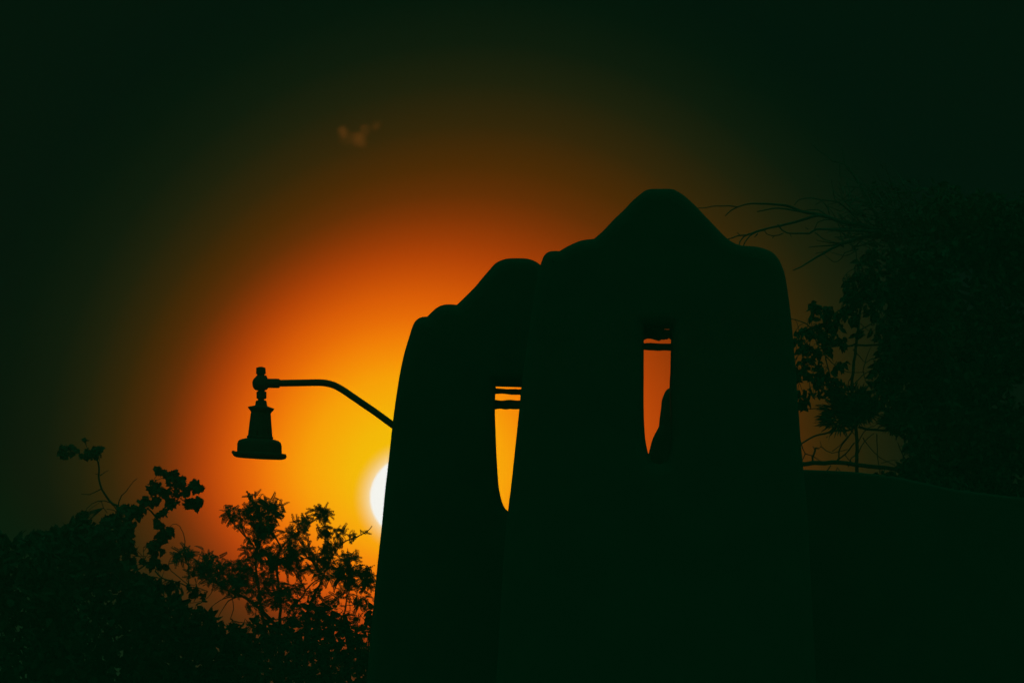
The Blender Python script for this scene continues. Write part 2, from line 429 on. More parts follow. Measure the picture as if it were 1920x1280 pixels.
class Tree:
    def __init__(s, root, D, seed): s.root = root; s.D = D; s.r = random.Random(seed); s.nodes = []; s.wood = MB(); s.gain = 1.0
    def trunk(s, pts, w0, w1, n=10):
        mb = MB(); s.limb(pts, w0, w1, 0, 0, mb, 1.0, n); mb.build('trunk', M_BARK, s.root)
    def limb(s, pts, w0, w1, dep0=0.0, dep1=0.0, mb=None, wob=1.0, n=7, bare=False):
        """pts in photograph pixels at this tree's own distance; widths in px"""
        c = catmull([(float(x), float(y)) for x, y in pts], 7); m = len(c); P3 = []; rad = []
        ph = s.r.uniform(0, 50)
        for i, (x, y) in enumerate(c):
            t = i / max(1, m - 1); Dp = s.D + dep0 + (dep1 - dep0) * t
            q = P(x, y, Dp) + Vector((noise.noise(Vector((i * .45, ph, 0))), 2 * noise.noise(Vector((i * .3, ph, 7))), noise.noise(Vector((i * .45, ph, 3))))) * .010 * wob
            P3.append(q); rad.append(max(.35, s.gain * (w0 + (w1 - w0) * t)) * .5 * K * Dp)
            if not bare: s.nodes.append((x, y, Dp, q))
        (mb or s.wood).tube(P3, rad, n)
        return P3
    def nearest(s, x, y):
        return min(s.nodes, key=lambda q: (q[0] - x) ** 2 + (q[1] - y) ** 2 + 400 * s.r.random())
    def twig(s, x, y, Dp, w0=1.8, w1=.7, sag=.1):
        a = s.nearest(x, y)[3]; b = P(x, y, Dp); mid = (a + b) / 2 + rvec(s.r) * (b - a).length * .14 + Vector((0, 0, sag * (b - a).length))
        pts = []
        k = 9
        for i in range(k + 1):
            t = i / k; pts.append(a * (1 - t) ** 2 + mid * 2 * t * (1 - t) + b * t * t + rvec(s.r) * .006)
        s.wood.tube(pts, [(w0 + (w1 - w0) * i / k) * .5 * K * s.D for i in range(k + 1)], 5)
        return pts
    def base_down(s, px, py, w):
        top = P(px, py, s.D); bx = s.root.location
        s.wood.tube([Vector((bx.x, bx.y, -.1)), Vector((bx.x, bx.y, .5)).lerp(top, .25), top.lerp(Vector((bx.x, bx.y, .5)), .3), top], [w * 1.4 * K * s.D, w * 1.1 * K * s.D, w * K * s.D, w * .8 * K * s.D], 10)

# ---- feathery tree in front of the glow
DF = 88.6
ft = empty('acacia_tree', Vector((P(560, 1200, DF).x, DF, 0)), 'feathery small-leaved tree in front of the orange glow, beside the lower gateway', 'tree')
T = Tree(ft, DF, 5)
T.trunk([(562, 1760), (560, 1450), (545, 1350), (526, 1250), (524, 1180), (526, 1138), (520, 1066), (526, 1031), (552, 1001), (572, 988), (591, 974), (612, 956)], 17, 2)
T.limb([(545, 1350), (515, 1250), (498, 1180), (490, 1143), (480, 1066), (478, 1028), (462, 1008), (445, 989), (432, 972), (426, 958)], 10, 2, 0, -.5)
T.limb([(479, 1040), (484, 1010), (490, 974), (480, 950), (466, 933)], 6, 1.5, -.2, -.6)
T.limb([(466, 936), (474, 930), (476, 926)], 2, 1, -.5, -.5)
T.limb([(526, 1026), (518, 1010), (508, 998), (502, 980), (503, 965), (511, 952), (518, 940), (521, 935)], 4, 1.5, 0, .2)
T.limb([(560, 1450), (575, 1300), (572, 1200), (579, 1138), (600, 1095), (615, 1060), (624, 1040), (633, 1028), (650, 1013), (668, 1006), (686, 998), (692, 992), (698, 985)], 10, 1.6, 0, .5)
T.limb([(622, 1040), (620, 1022), (609, 1010), (598, 1003), (594, 994), (593, 989)], 3, 1.4, .2, .5)
T.limb([(575, 1300), (610, 1210), (640, 1160), (650, 1126), (653, 1085), (653, 1054), (651, 1028)], 7, 1.2, 0, -.4)
T.limb([(524, 1180), (505, 1158), (490, 1143), (475, 1130), (460, 1120), (431, 1108), (415, 1098), (401, 1084), (390, 1072), (378, 1063), (365, 1048), (350, 1042), (340, 1040)], 7, 2.2, 0, -.8)
T.limb([(460, 1118), (440, 1118), (420, 1122), (404, 1131), (394, 1140)], 3, 1, -.3, -.6)
T.limb([(445, 1118), (428, 1126), (418, 1140), (410, 1156)], 2.6, 1, -.3, -.6)
T.limb([(545, 1140), (560, 1125), (572, 1108), (565, 1092), (556, 1078), (545, 1060), (532, 1040)], 4, 2, 0, -.3)
T.limb([(572, 1108), (590, 1090), (610, 1078)], 3.4, 1.5, 0, .4)
T.limb([(653, 1075), (668, 1060), (684, 1058), (690, 1066)], 3, 1.2, -.3, .2)
T.limb([(621, 1042), (626, 1052), (633, 1065), (636, 1085)], 2.2, 1, 0, 0)
T.limb([(560, 1050), (576, 1045), (590, 1058), (604, 1075), (612, 1090)], 3, 1.5, 0, 0)
T.limb([(353, 1096), (354, 1070), (352, 1045)], 2.2, 1.6, -.8, -.8)
T.limb([(345, 1032), (347, 1015), (343, 998), (337, 986), (330, 981.5), (323, 983), (317, 988)], 1.9, 1.0, -.8, -.9, wob=.3, bare=True)
T.limb([(357, 1098), (330, 1078), (317, 1062), (319, 1046), (330, 1038), (340, 1037)], 2.0, 1.2, -.8, -.8)
T.limb([(380, 1098), (392, 1092), (399, 1096), (397, 1108), (388, 1120), (372, 1128), (352, 1130)], 1.6, 1, -.6, -.8)
T.limb([(350, 1095), (366, 1096), (373, 1084)], 2, 1, -.8, -.8)
T.limb([(418, 1122), (433, 1116), (438, 1140), (432, 1160), (450, 1166), (470, 1165)], 1.6, 1.5, -.2, 0)
F = Foliage(FERN, FERN_M, 'compound_leaf', T.r)
# x, y, rx, ry, twigs, leaves per twig
FB = [(478, 950, 30, 18, 12, 6), (428, 961, 13, 6, 3, 4), (440, 968, 16, 8, 4, 5), (512, 955, 14, 16, 5, 5), (522, 948, 12, 8, 3, 4), (498, 975, 30, 18, 9, 6), (470, 975, 26, 16, 7, 6), (505, 998, 20, 14, 6, 6),
      (600, 960, 18, 10, 6, 5), (612, 966, 8, 7, 3, 4), (575, 978, 16, 8, 4, 5), (553, 978, 16, 4, 2, 4), (545, 1002, 20, 12, 5, 5), (572, 1000, 10, 8, 3, 4), (480, 1008, 26, 16, 7, 6), (475, 1040, 22, 18, 7, 6),
      (460, 1058, 22, 20, 7, 6), (500, 1040, 22, 22, 7, 6), (540, 1030, 20, 12, 6, 6), (568, 1030, 16, 12, 5, 5), (520, 1060, 24, 20, 8, 6), (550, 1060, 22, 16, 6, 6), (555, 1042, 16, 8, 3, 5), (607, 1000, 12, 6, 2, 4), (622, 993, 16, 8, 4, 5), (638, 998, 8, 6, 2, 4),
      (613, 1030, 16, 10, 5, 5), (596, 1040, 18, 12, 5, 5), (620, 1052, 16, 12, 5, 5), (632, 1030, 12, 8, 3, 4), (664, 1002, 12, 5, 2, 3), (684, 998, 8, 4, 1, 2), (676, 996, 6, 4, 1, 3), (660, 1020, 8, 3, 1, 3),
      (645, 1048, 14, 8, 4, 5), (664, 1044, 10, 5, 3, 4), (660, 1070, 24, 10, 8, 6), (682, 1075, 16, 14, 6, 5), (692, 1095, 10, 18, 6, 5), (640, 1080, 22, 16, 8, 6), (610, 1075, 20, 14, 6, 5), (590, 1065, 16, 12, 4, 5), (660, 1100, 24, 18, 7, 5),
      (350, 1041, 20, 6, 5, 5), (336, 1048, 14, 8, 4, 4), (383, 1052, 16, 8, 4, 4), (375, 1066, 18, 10, 5, 5), (400, 1045, 12, 6, 2, 3), (398, 1066, 22, 12, 7, 6), (365, 1076, 8, 12, 3, 3), (425, 1068, 18, 12, 6, 6), (390, 1085, 16, 8, 4, 5), (420, 1090, 22, 14, 6, 6), (445, 1085, 22, 16, 7, 6),
      (470, 1090, 26, 18, 8, 6), (440, 1106, 16, 8, 4, 5), (500, 1085, 20, 20, 7, 6), (530, 1100, 20, 18, 7, 6), (500, 1120, 28, 16, 8, 6), (540, 1130, 24, 14, 7, 6), (476, 1130, 20, 12, 4, 5), (570, 1070, 16, 12, 4, 5), (558, 1100, 12, 10, 3, 4), (590, 1110, 14, 10, 4, 4),
      (600, 1135, 18, 10, 4, 5), (680, 1125, 14, 16, 5, 5), (630, 1120, 12, 8, 2, 4)]
for (x, y, rx, ry, nt_, nl) in FB:
    for _ in range(round(nt_ * 1.3)):
        a = T.r.uniform(0, 2 * math.pi); q = math.sqrt(T.r.random())
        tx, ty = x + rx * q * math.cos(a) * .85, y + ry * q * math.sin(a) * .85
        Dp = DF + T.r.uniform(-.8, .8)
        pts = T.twig(tx, ty, Dp)
        for j in range(nl):
            i = len(pts) - 1 - int(j * .8 * T.r.random() * 1.6) if j else len(pts) - 1
            i = max(3, min(len(pts) - 1, i)); p = pts[i]; td = (pts[i] - pts[i - 1]).normalized()
            out_ = (td * .5 + rvec(T.r) * Vector((1, .6, .7)).length * .7 + Vector((0, 0, -.05)))
            nrm = Vector((T.r.uniform(-.5, .5), -T.r.uniform(.5, 1.2), T.r.uniform(.0, .8)))
            out_.y *= .45
            F.put(p, out_, nrm, (T.r.uniform(9, 13) if x > 655 and y < 1012 else T.r.uniform(13, 20)) * K * DF, prio=(1140 - y) / 500 )
# denser, dim mass below
for _ in range(1300):
    x = T.r.uniform(440, 715); y = T.r.uniform(1132, 1330)
    if x < 520 and y < 1165 - (x - 440) * .15: continue
    if T.r.random() < (1 - (y - 1132) / 90) * .35: continue
    if math.hypot((x - 560) / 16, (y - 1185) / 8) < 1 or math.hypot((x - 625) / 16, (y - 1178) / 8) < 1 or math.hypot((x - 645) / 13, (y - 1214) / 8) < 1 or math.hypot((x - 668) / 9, (y - 1217) / 9) < 1: continue
    F.put(P(x, y, DF + T.r.uniform(-1.0, 1.0)), rvec(T.r), Vector((0, -.8, 0)) + rvec(T.r), T.r.uniform(14, 24) * K * DF, prio=-1)
T.wood.build('branches', M_BARK, ft)['kind'] = 'stuff'
F.build(ft, M_FERN, 300)

# ---- broad-leaved climbing tree on the left
DB = 90.5
bt = empty('broadleaf_tree', Vector((P(230, 1200, DB).x, DB, 0)), 'lobed-leaved dark tree at far left with one long bare-stemmed sprig rising above it', 'tree')
T = Tree(bt, DB, 9)
T.trunk([(250, 1750), (250, 1500), (245, 1300), (235, 1150), (230, 1010), (222, 955), (212, 945), (201, 932), (192, 918), (188, 908), (185, 892), (186, 877), (182, 863), (176, 858), (170, 854)], 18, 3.0)
T.limb([(170, 855), (150, 850), (128, 838), (118, 842)], 2.5, 1.2, .2, .2); T.limb([(170, 855), (162, 836), (158, 826)], 1.6, .9, .2, .2)
T.limb([(187, 892), (195, 886), (203, 881)], 2, .9, bare=True); T.limb([(184, 890), (177, 888)], 1.5, .8)
T.limb([(189, 917), (178, 922), (167, 927), (153, 926)], 2.2, 1, bare=True)
T.limb([(222, 955), (223, 940), (227, 929), (236, 921), (245, 910), (250, 902), (257, 896)], 2.6, 1, bare=True)
T.limb([(224, 962), (208, 942), (196, 938), (184, 939), (172, 944), (163, 953), (160, 966)], 2.6, 1.2, bare=True)
T.limb([(190, 939), (194, 952), (202, 962)], 1.8, 1.2); T.limb([(230, 968), (214, 956), (200, 953)], 1.8, 1.2)
T.limb([(235, 1030), (240, 985), (262, 958), (280, 945), (300, 930), (320, 915), (345, 915), (372, 918)], 6, 1.5, 0, -.2)
T.limb([(320, 915), (318, 900), (309, 887), (296, 880)], 2.5, 1.2); T.limb([(318, 898), (330, 894), (345, 895)], 2, 1)
T.limb([(320, 915), (340, 935), (355, 945), (368, 944)], 2.4, 1.2); T.limb([(310, 925), (322, 940), (316, 955)], 2.4, 1)
T.limb([(345, 912), (362, 905), (372, 905)], 2, 1)
T.limb([(276, 952), (288, 964), (299, 976), (308, 992), (312, 1005), (300, 1025), (288, 1045), (270, 1060), (245, 1075)], 3.4, 2.6)
T.limb([(290, 1070), (303, 1082), (318, 1087), (332, 1090), (350, 1098), (372, 1102), (390, 1108)], 3, 1.4, -.3, -.6)
T.limb([(248, 1025), (262, 1038), (268, 1043)], 1.6, 1); T.limb([(248, 1043), (262, 1043), (276, 1042)], 1.6, 1.2); T.limb([(270, 1042), (270, 1026)], 1.4, .8)
F = Foliage(LOBED, LOBED_M, 'leaf', T.r)
LB = [(122, 854, 15, 9, 11), (128, 840, 16, 4, 8), (144, 846, 8, 3, 3), (183, 848, 11, 10, 12), (164, 857, 16, 5, 9), (172, 846, 14, 5, 6), (158, 826, 3, 3, 1), (192, 843, 3, 6, 2), (112, 850, 5, 4, 2),
      (297, 883, 10, 5, 4), (318, 887, 14, 5, 6), (306, 890, 8, 6, 3), (288, 915, 14, 13, 14), (322, 902, 14, 9, 8), (341, 902, 7, 6, 4), (346, 920, 16, 10, 10), (364, 908, 11, 6, 5), (374, 917, 8, 4, 4), (360, 944, 16, 7, 9), (372, 938, 7, 6, 3),
      (322, 943, 14, 10, 8), (306, 962, 12, 8, 6), (318, 925, 20, 10, 9), (278, 940, 22, 8, 12), (252, 958, 22, 12, 14), (262, 966, 12, 8, 5), (235, 955, 14, 8, 5), (299, 985, 10, 10, 6), (312, 1000, 10, 12, 8), (300, 1012, 12, 12, 8), (288, 1022, 12, 9, 6), (292, 1036, 14, 10, 8),
      (282, 1056, 22, 9, 12), (303, 1062, 10, 4, 3), (243, 985, 12, 6, 6), (325, 1098, 14, 8, 6), (360, 1112, 14, 12, 8), (385, 1118, 8, 8, 3), (154, 975, 10, 16, 8), (300, 1100, 30, 12, 14)]
for (x, y, rx, ry, nn) in LB:
    for _ in range(int(nn * 2.1)):
        a = T.r.uniform(0, 2 * math.pi); q = math.sqrt(T.r.random()); X, Y = x + rx * q * math.cos(a) * .9, y + ry * q * math.sin(a) * .9
        near = T.nearest(X, Y)[3]; p = P(X, Y, DB + T.r.uniform(-.35, .35))
        dr = (p - near); 
        if dr.length > .02: T.wood.tube([near, (near + p) / 2 + Vector((0, 0, .01)), p], .5 * K * DB, 4)
        d = (dr.normalized() if dr.length > .01 else rvec(T.r)) + rvec(T.r) * .7 + Vector((0, 0, -.45))
        nrm = Vector((T.r.uniform(-.7, .7), -T.r.uniform(.2, 1), T.r.uniform(0, 1)))
        F.put(p - d.normalized() * 7 * K * DB, d, nrm, (T.r.uniform(9, 14) if Y < 866 and X < 210 else T.r.uniform(12, 20)) * K * DB, prio=1)
def top_l(x):  # ragged skyline of the dark undergrowth, px
    pts = [(-80, 1000), (60, 995), (110, 990), (140, 972), (185, 975), (200, 966), (225, 960), (245, 975), (247, 1000), (250, 1066), (300, 1092), (330, 1100), (400, 1138), (430, 1165), (520, 1180)]
    for (a, b), (c, d) in zip(pts, pts[1:]):
        if a <= x <= c: return b + (d - b) * (x - a) / (c - a)
    return 1180
for _ in range(2600):
    x = T.r.uniform(60, 300); y0 = top_l(x); y = y0 + 8 + (1330 - y0) * T.r.random() ** 1.2
    F.put(P(x, y, DB + T.r.uniform(-1.2, 1.2)), rvec(T.r) + Vector((0, 0, -.4)), rvec(T.r), T.r.uniform(14, 24) * K * DB, prio=-1)
T.wood.build('branches', M_BARK, bt)['kind'] = 'stuff'
F.build(bt, M_LEAF, 300)

# ---- undergrowth along the bottom
def thicket(name, label, cat, x0, x1, D, topf, count, size, seed, stems):
    o = empty(name, Vector((P((x0 + x1) / 2, 1200, D).x, D, 0)), label, cat); T = Tree(o, D, seed)
    for k in range(stems):
        x = x0 + (x1 - x0) * (k + .5) / stems; t = topf(x) + 30
        T.limb([(x + T.r.uniform(-20, 20), 1770), (x + T.r.uniform(-20, 20), 1500), (x, (t + 1300) / 2), (x + T.r.uniform(-14, 14), t)], 8, 2, 0, T.r.uniform(-.5, .5))
    F = Foliage(OVATE, OVATE_M, 'leaf', T.r)
    for _ in range(count):
        x = T.r.uniform(x0, x1); t = topf(x); y = t + 6 + (1340 - t) * T.r.random()
        F.put(P(x, y, D + T.r.uniform(-.8, .8)), rvec(T.r), rvec(T.r), T.r.uniform(.8, 1.2) * size * K * D, prio=(1400 - y) / 1400)
    T.wood.build('stems', M_BARK, o)['kind'] = 'stuff'; F.build(o, M_LEAF, 60)
thicket('shrub', 'low dense dark shrub in the bottom left corner, left of the lobed-leaved tree', 'shrub', -60, 150, 87.5, lambda x: top_l(x) + 6 + 10 * math.sin(x * .09), 2200, 24, 21, 5)
thicket('shrub', 'dense dark shrub under the feathery tree, between the left tree and the lower gateway', 'shrub', 250, 480, 89.6, lambda x: top_l(x) + 12 + 8 * math.sin(x * .11), 2200, 22, 22, 6)
thicket('shrub', 'loose dark shrub along the bottom edge at the foot of the lower gateway', 'shrub', 470, 740, 91.0, lambda x: 1146 + 16 * math.sin(x * .05) + 12 * math.sin(x * .17) + max(0, 540 - x) * .4, 1650, 19, 23, 8)

# ---- right: bare-branched tree
DR = 93.0
rt = empty('bare_branched_tree', Vector((P(1730, 900, DR).x, DR, 0)), 'bare wispy-branched tree behind the right side, twigs reaching over the taller gateway', 'tree')
T = Tree(rt, DR, 31); T.gain = 1.35
T.trunk([(1745, 1700), (1740, 1300), (1730, 900), (1710, 620), (1690, 500), (1660, 440)], 26, 9)
T.limb([(1670, 445), (1627, 425), (1603, 421), (1579, 417), (1560, 410), (1544, 404), (1524, 400), (1505, 397), (1479, 387), (1448, 383), (1412, 382), (1396, 384), (1383, 388), (1371, 394), (1364, 400), (1360, 405)], 7, 1.4, 0, -1.5, wob=.5)
T.limb([(1383, 388), (1366, 386), (1350, 386.5), (1335, 387), (1318, 390), (1306, 390.5), (1303, 394)], 1.8, 1.1, -1.4, -1.6, wob=.4)
T.limb([(1520, 399), (1495, 396), (1475, 392), (1457, 390.5), (1440, 393), (1420, 397)], 3, 1.6, -.8, -1.2, wob=.5)
T.limb([(1560, 410), (1534, 404), (1515, 409), (1496, 415), (1476, 420), (1457, 424.5), (1440, 428), (1429, 431), (1415, 435), (1402, 440), (1383, 442.5), (1370, 447), (1350, 452)], 4.5, 1.4, -.6, -1.4, wob=.5)
T.limb([(1436, 430), (1418, 435), (1405, 443), (1397, 453), (1391, 468)], 2.4, 1.3, -1.2, -1.4, wob=.4)
T.limb([(1405, 438), (1394, 444), (1387, 453), (1384, 468)], 2, 1.2, -1.2, -1.4, wob=.4)
T.limb([(1421, 438), (1415, 446)], 2, 1); T.limb([(1388, 442), (1381, 437)], 1.5, .8)
T.limb([(1650, 434), (1600, 432), (1572, 431), (1548, 430), (1532, 430), (1524, 434), (1517, 438), (1500, 437.5), (1476, 437), (1466, 431), (1460, 424), (1458, 421)], 5, 1.6, -.2, -1.2, wob=.5)
T.limb([(1469, 437), (1460, 441), (1448, 442), (1438, 439), (1432, 431)], 1.7, 1.1, -1, -1, wob=.3); T.limb([(1482, 438), (1484, 445)], 1.5, .8)
T.limb([(1452, 442), (1448, 446)], 1.2, .8)
T.limb([(1660, 440), (1639, 442), (1621, 445), (1603, 449), (1585, 455), (1567, 462), (1553, 470), (1544, 476), (1530, 483), (1515, 492), (1501, 501), (1487, 507)], 6, 1.5, 0, -.9, wob=.5)
T.limb([(1572, 459), (1545, 461), (1516, 464.5)], 2.4, 1); T.limb([(1640, 443), (1600, 445), (1564, 445)], 2.4, 1); T.limb([(1620, 446), (1575, 456), (1540, 452), (1530, 449)], 2.6, 1)
T.limb([(1556, 470), (1540, 473), (1528, 476)], 1.6, .9)
T.limb([(1620, 405), (1605, 402), (1591, 394), (1580, 384), (1567, 378), (1555, 376), (1539, 375), (1526, 372), (1515, 371.5), (1503, 373), (1496, 376), (1490, 384)], 2.5, 1.1, -.2, -.8, wob=.4)
T.limb([(1556, 403), (1552, 390), (1540, 376), (1533, 381), (1529, 385)], 1.6, .9); T.limb([(1550, 404), (1535, 394), (1520, 393), (1508, 395)], 2, 1)
T.limb([(1560, 412), (1545, 412), (1532, 417), (1527, 430)], 1.8, 1.2); T.limb([(1528, 436), (1540, 446), (1556, 452), (1575, 456)], 1.7, 1); T.limb([(1516, 430), (1508, 426)], 1.2, .8)
T.limb([(1618, 448), (1604, 462), (1600, 469), (1584, 474), (1578, 485), (1570, 491), (1562, 491), (1546, 478)], 1.7, .9, wob=.4); T.limb([(1604, 466), (1606, 485), (1605, 502)], 1.5, .8)
T.limb([(1660, 430), (1640, 400), (1620, 368), (1611, 345), (1603, 333), (1592, 316), (1584, 309), (1571, 305), (1560, 302), (1549, 292), (1535, 283), (1524, 271)], 3.4, .9, 0, .5)
T.limb([(1650, 420), (1630, 380), (1610, 345), (1596, 325), (1588, 318), (1582, 295), (1577, 270)], 3.5, 1, 0, .5)
T.limb([(1573, 306), (1574, 320), (1576, 336)], 1.2, .7); T.limb([(1618, 420), (1585, 390), (1566, 375), (1562, 355), (1558, 335)], 2, .8)
T.limb([(1640, 425), (1608, 400), (1586, 380), (1578, 365), (1571, 348)], 2, .8); T.limb([(1530, 330), (1537, 333)], .8, .7)
T.limb([(1612, 352), (1598, 350), (1580, 350)], 1.3, .7)
fans = 0
rr = T.r
for k in range(170):  # fine twigs fanning up and out of the head of the tree
    x0, y0 = rr.uniform(1575, 1730), rr.uniform(345, 470); an = rr.uniform(R(95), R(215)); ln = rr.uniform(25, 75)
    x1, y1 = x0 + math.cos(an) * ln, y0 - math.sin(an) * ln * .8
    if x1 < 1545: continue
    bend = rr.uniform(-12, 12)
    near = T.nearest(x0, y0)
    if math.hypot(near[0] - x0, near[1] - y0) > 38: continue
    T.limb([(near[0], near[1]), ((near[0] + x0) / 2 + bend * .3, (near[1] + y0) / 2), (x0, y0), ((x0 + x1) / 2 + bend * .4, (y0 + y1) / 2 + bend), (x1, y1)], rr.uniform(1.4, 2.4), .7, rr.uniform(-.5, .8), rr.uniform(-.8, 1), n=5)
T.wood.build('branches', M_BARK, rt)['kind'] = 'stuff'
F = Foliage(OVATE, OVATE_M, 'leaf', rr)
for _ in range(260):
    nd_ = rr.choice([q for q in T.nodes if q[0] > 1640 and q[1] < 520]); p = nd_[3] + rvec(rr) * .05
    F.put(p, rvec(rr), rvec(rr), rr.uniform(8, 14) * K * DR, prio=-nd_[0] / 1000)
F.build(rt, M_LEAF, 260)

# ---- right: leafy tree just behind the garden wall
DS = 89.0
st = empty('leafy_tree', Vector((P(1603, 900, DS).x, DS, 0)), 'drooping-leaved dark tree just behind the garden wall, spiky tuft low on its trunk', 'tree')
T = Tree(st, DS, 41); rr = T.r
T.trunk([(1606, 1700), (1607, 1100), (1606, 900), (1607, 840), (1604, 790), (1598, 740), (1600, 690), (1606, 640), (1612, 590), (1622, 540), (1634, 490)], 13, 4)
T.limb([(1604, 800), (1590, 806), (1571, 806), (1552, 810), (1530, 817), (1512, 825), (1501, 832), (1494, 836)], 4.5, 3, 0, -.3)
T.limb([(1470, 868), (1500, 869.5), (1530, 868), (1560, 867), (1590, 869), (1620, 873), (1655, 876), (1690, 881), (1730, 890)], 9, 7, -.4, .2, n=9)
T.limb([(1493, 800), (1499, 822), (1505, 840), (1510, 850), (1522, 854), (1535, 862), (1545, 868)], 2.4, 1.6); T.limb([(1510, 850), (1506, 860), (1501, 868)], 2, 1.4)
T.limb([(1524, 868), (1523, 856), (1527, 846), (1529, 840), (1536, 841)], 4.2, 3.4); T.limb([(1527, 842), (1524, 836)], 2, 1); T.limb([(1536, 841), (1540, 834), (1537, 826)], 1.4, .8)
T.limb([(1538, 836), (1548, 844), (1560, 848), (1572, 845), (1590, 842)], 1.8, 1.2); T.limb([(1560, 846), (1575, 834), (1596, 812)], 1.6, 1)
T.limb([(1566, 868), (1573, 858), (1573, 846), (1580, 832), (1592, 816), (1600, 806)], 3, 2.6); T.limb([(1566, 866), (1585, 850), (1603, 830)], 3, 2.6)
T.limb([(1549, 884), (1558, 872)], 2.4, 2); T.limb([(1567, 884), (1570, 876), (1576, 884)], 2.2, 1.6); T.limb([(1551, 818), (1549, 822)], 1.8, 1)
T.limb([(1583, 852), (1590, 862), (1600, 870)], 1.8, 1.4); T.limb([(1590, 875), (1596, 858), (1604, 852)], 2.4, 2)
T.limb([(1610, 800), (1625, 804), (1650, 806), (1680, 809), (1710, 812)], 5, 3.5); T.limb([(1644, 812), (1645, 835), (1647, 870)], 2, 1.8)
T.limb([(1618, 820), (1632, 840), (1648, 856), (1664, 866), (1680, 872)], 1.9, 1.2); T.limb([(1652, 868), (1666, 864), (1684, 863)], 1.4, 1)
T.limb([(1606, 835), (1618, 812), (1632, 800), (1640, 798)], 2.4, 1.3); T.limb([(1608, 850), (1622, 826), (1640, 812)], 2.2, 1.3)
T.limb([(1700, 870), (1690, 845), (1684, 830)], 3, 1.2)
T.limb([(1604, 645), (1590, 649), (1573, 648), (1548, 652), (1530, 655), (1512, 660), (1496, 664)], 4, 1.6, 0, -.4); T.limb([(1604, 648), (1640, 647), (1672, 647)], 4, 3.6)
T.limb([(1548, 652), (1532, 645), (1528, 632), (1526, 622), (1514, 609), (1501, 602), (1483, 598)], 3, 1.6, -.2, -.4)
T.limb([(1598, 655), (1612, 668), (1623, 679), (1632, 674), (1655, 670)], 1.8, 1.2); T.limb([(1623, 679), (1628, 664), (1634, 650)], 1.6, 1); T.limb([(1623, 680), (1618, 695), (1622, 716)], 2, 1.2)
T.limb([(1550, 668), (1565, 685), (1580, 694), (1600, 699), (1622, 697)], 1.9, 1.2); T.limb([(1560, 725), (1555, 700), (1550, 680), (1546, 655)], 2.6, 2)
T.limb([(1600, 720), (1616, 705), (1640, 690), (1652, 678)], 2, 1.1); T.limb([(1600, 700), (1590, 720), (1600, 740)], 2, 1.2); T.limb([(1610, 620), (1634, 608), (1650, 602)], 2.4, 1.4); T.limb([(1606, 602), (1620, 612), (1632, 622)], 1.7, 1)
T.limb([(1598, 740), (1570, 730), (1540, 720), (1512, 712), (1494, 710)], 3, 1.4, 0, -.3); T.limb([(1545, 765), (1520, 766), (1492, 765)], 2.2, 1.4)
T.limb([(1612, 590), (1590, 590), (1565, 590), (1545, 582), (1528, 572)], 3, 1.4); T.limb([(1622, 512), (1600, 505), (1585, 515), (1580, 524)], 2, .9)
T.limb([(1515, 655), (1520, 640), (1527, 628)], 1.4, .9); T.limb([(1500, 705), (1510, 690), (1525, 675)], 1.4, .9)
F = Foliage(OVATE, OVATE_M, 'leaf', rr)
SB = [(1626, 500, 22, 26, 26), (1610, 515, 10, 5, 8), (1606, 535, 26, 22, 34), (1598, 560, 22, 20, 28), (1640, 550, 20, 44, 60), (1635, 480, 14, 20, 14), (1585, 585, 16, 12, 16), (1527, 573, 8, 9, 8), (1524, 590, 7, 9, 4), (1545, 583, 17, 12, 20), (1556, 597, 14, 12, 12), (1600, 600, 10, 14, 10),
      (1546, 628, 18, 18, 22), (1512, 620, 14, 8, 9), (1495, 630, 7, 14, 7), (1505, 648, 12, 14, 10), (1570, 612, 14, 10, 8), (1575, 638, 16, 10, 9), (1540, 658, 24, 12, 14), (1495, 690, 10, 20, 14), (1520, 690, 24, 20, 28), (1545, 705, 20, 16, 18), (1575, 683, 10, 9, 8),
      (1612, 624, 9, 8, 7), (1643, 610, 10, 26, 16), (1505, 738, 16, 14, 14), (1528, 728, 14, 12, 10), (1500, 755, 10, 8, 6), (1650, 700, 16, 34, 40), (1568, 716, 12, 8, 8), (1668, 640, 20, 60, 90), (1660, 740, 24, 16, 30), (1688, 800, 20, 10, 14), (1560, 735, 12, 8, 10), (1537, 610, 8, 8, 6), (1520, 655, 12, 8, 6), (1680, 890, 50, 9, 26), (1725, 850, 34, 46, 70), (1760, 905, 50, 14, 26), (1700, 800, 26, 16, 26)]
for (x, y, rx, ry, nn) in SB:
    for _ in range(int(nn * 1.9)):
        a = rr.uniform(0, 2 * math.pi); q = math.sqrt(rr.random()); X, Y = x + rx * q * math.cos(a), y + ry * q * math.sin(a)
        near = T.nearest(X, Y)[3]; p = P(X, Y, DS + rr.uniform(-.4, .4)); dr = p - near
        if .03 < dr.length < .35 and rr.random() < .6: T.wood.tube([near, (near + p) / 2 + Vector((0, 0, .02)), p], .55 * K * DS, 4)
        d = rvec(rr) + Vector((0, 0, -.9)); nrm = Vector((rr.uniform(-1, 1), -rr.uniform(.1, 1), rr.uniform(-.3, 1)))
        F.put(p, d, nrm, rr.uniform(12, 19) * K * DS, prio=1 if x < 1640 else 0)
for _ in range(1500):
    x = rr.uniform(1660, 1790); y = rr.uniform(470, 780)
    F.put(P(x, y, DS + rr.uniform(.2, 1.4)), rvec(rr), rvec(rr), rr.uniform(16, 24) * K * DS, prio=-1)
T.wood.build('branches', M_BARK, st)['kind'] = 'stuff'
F.build(st, M_LEAF, 300)
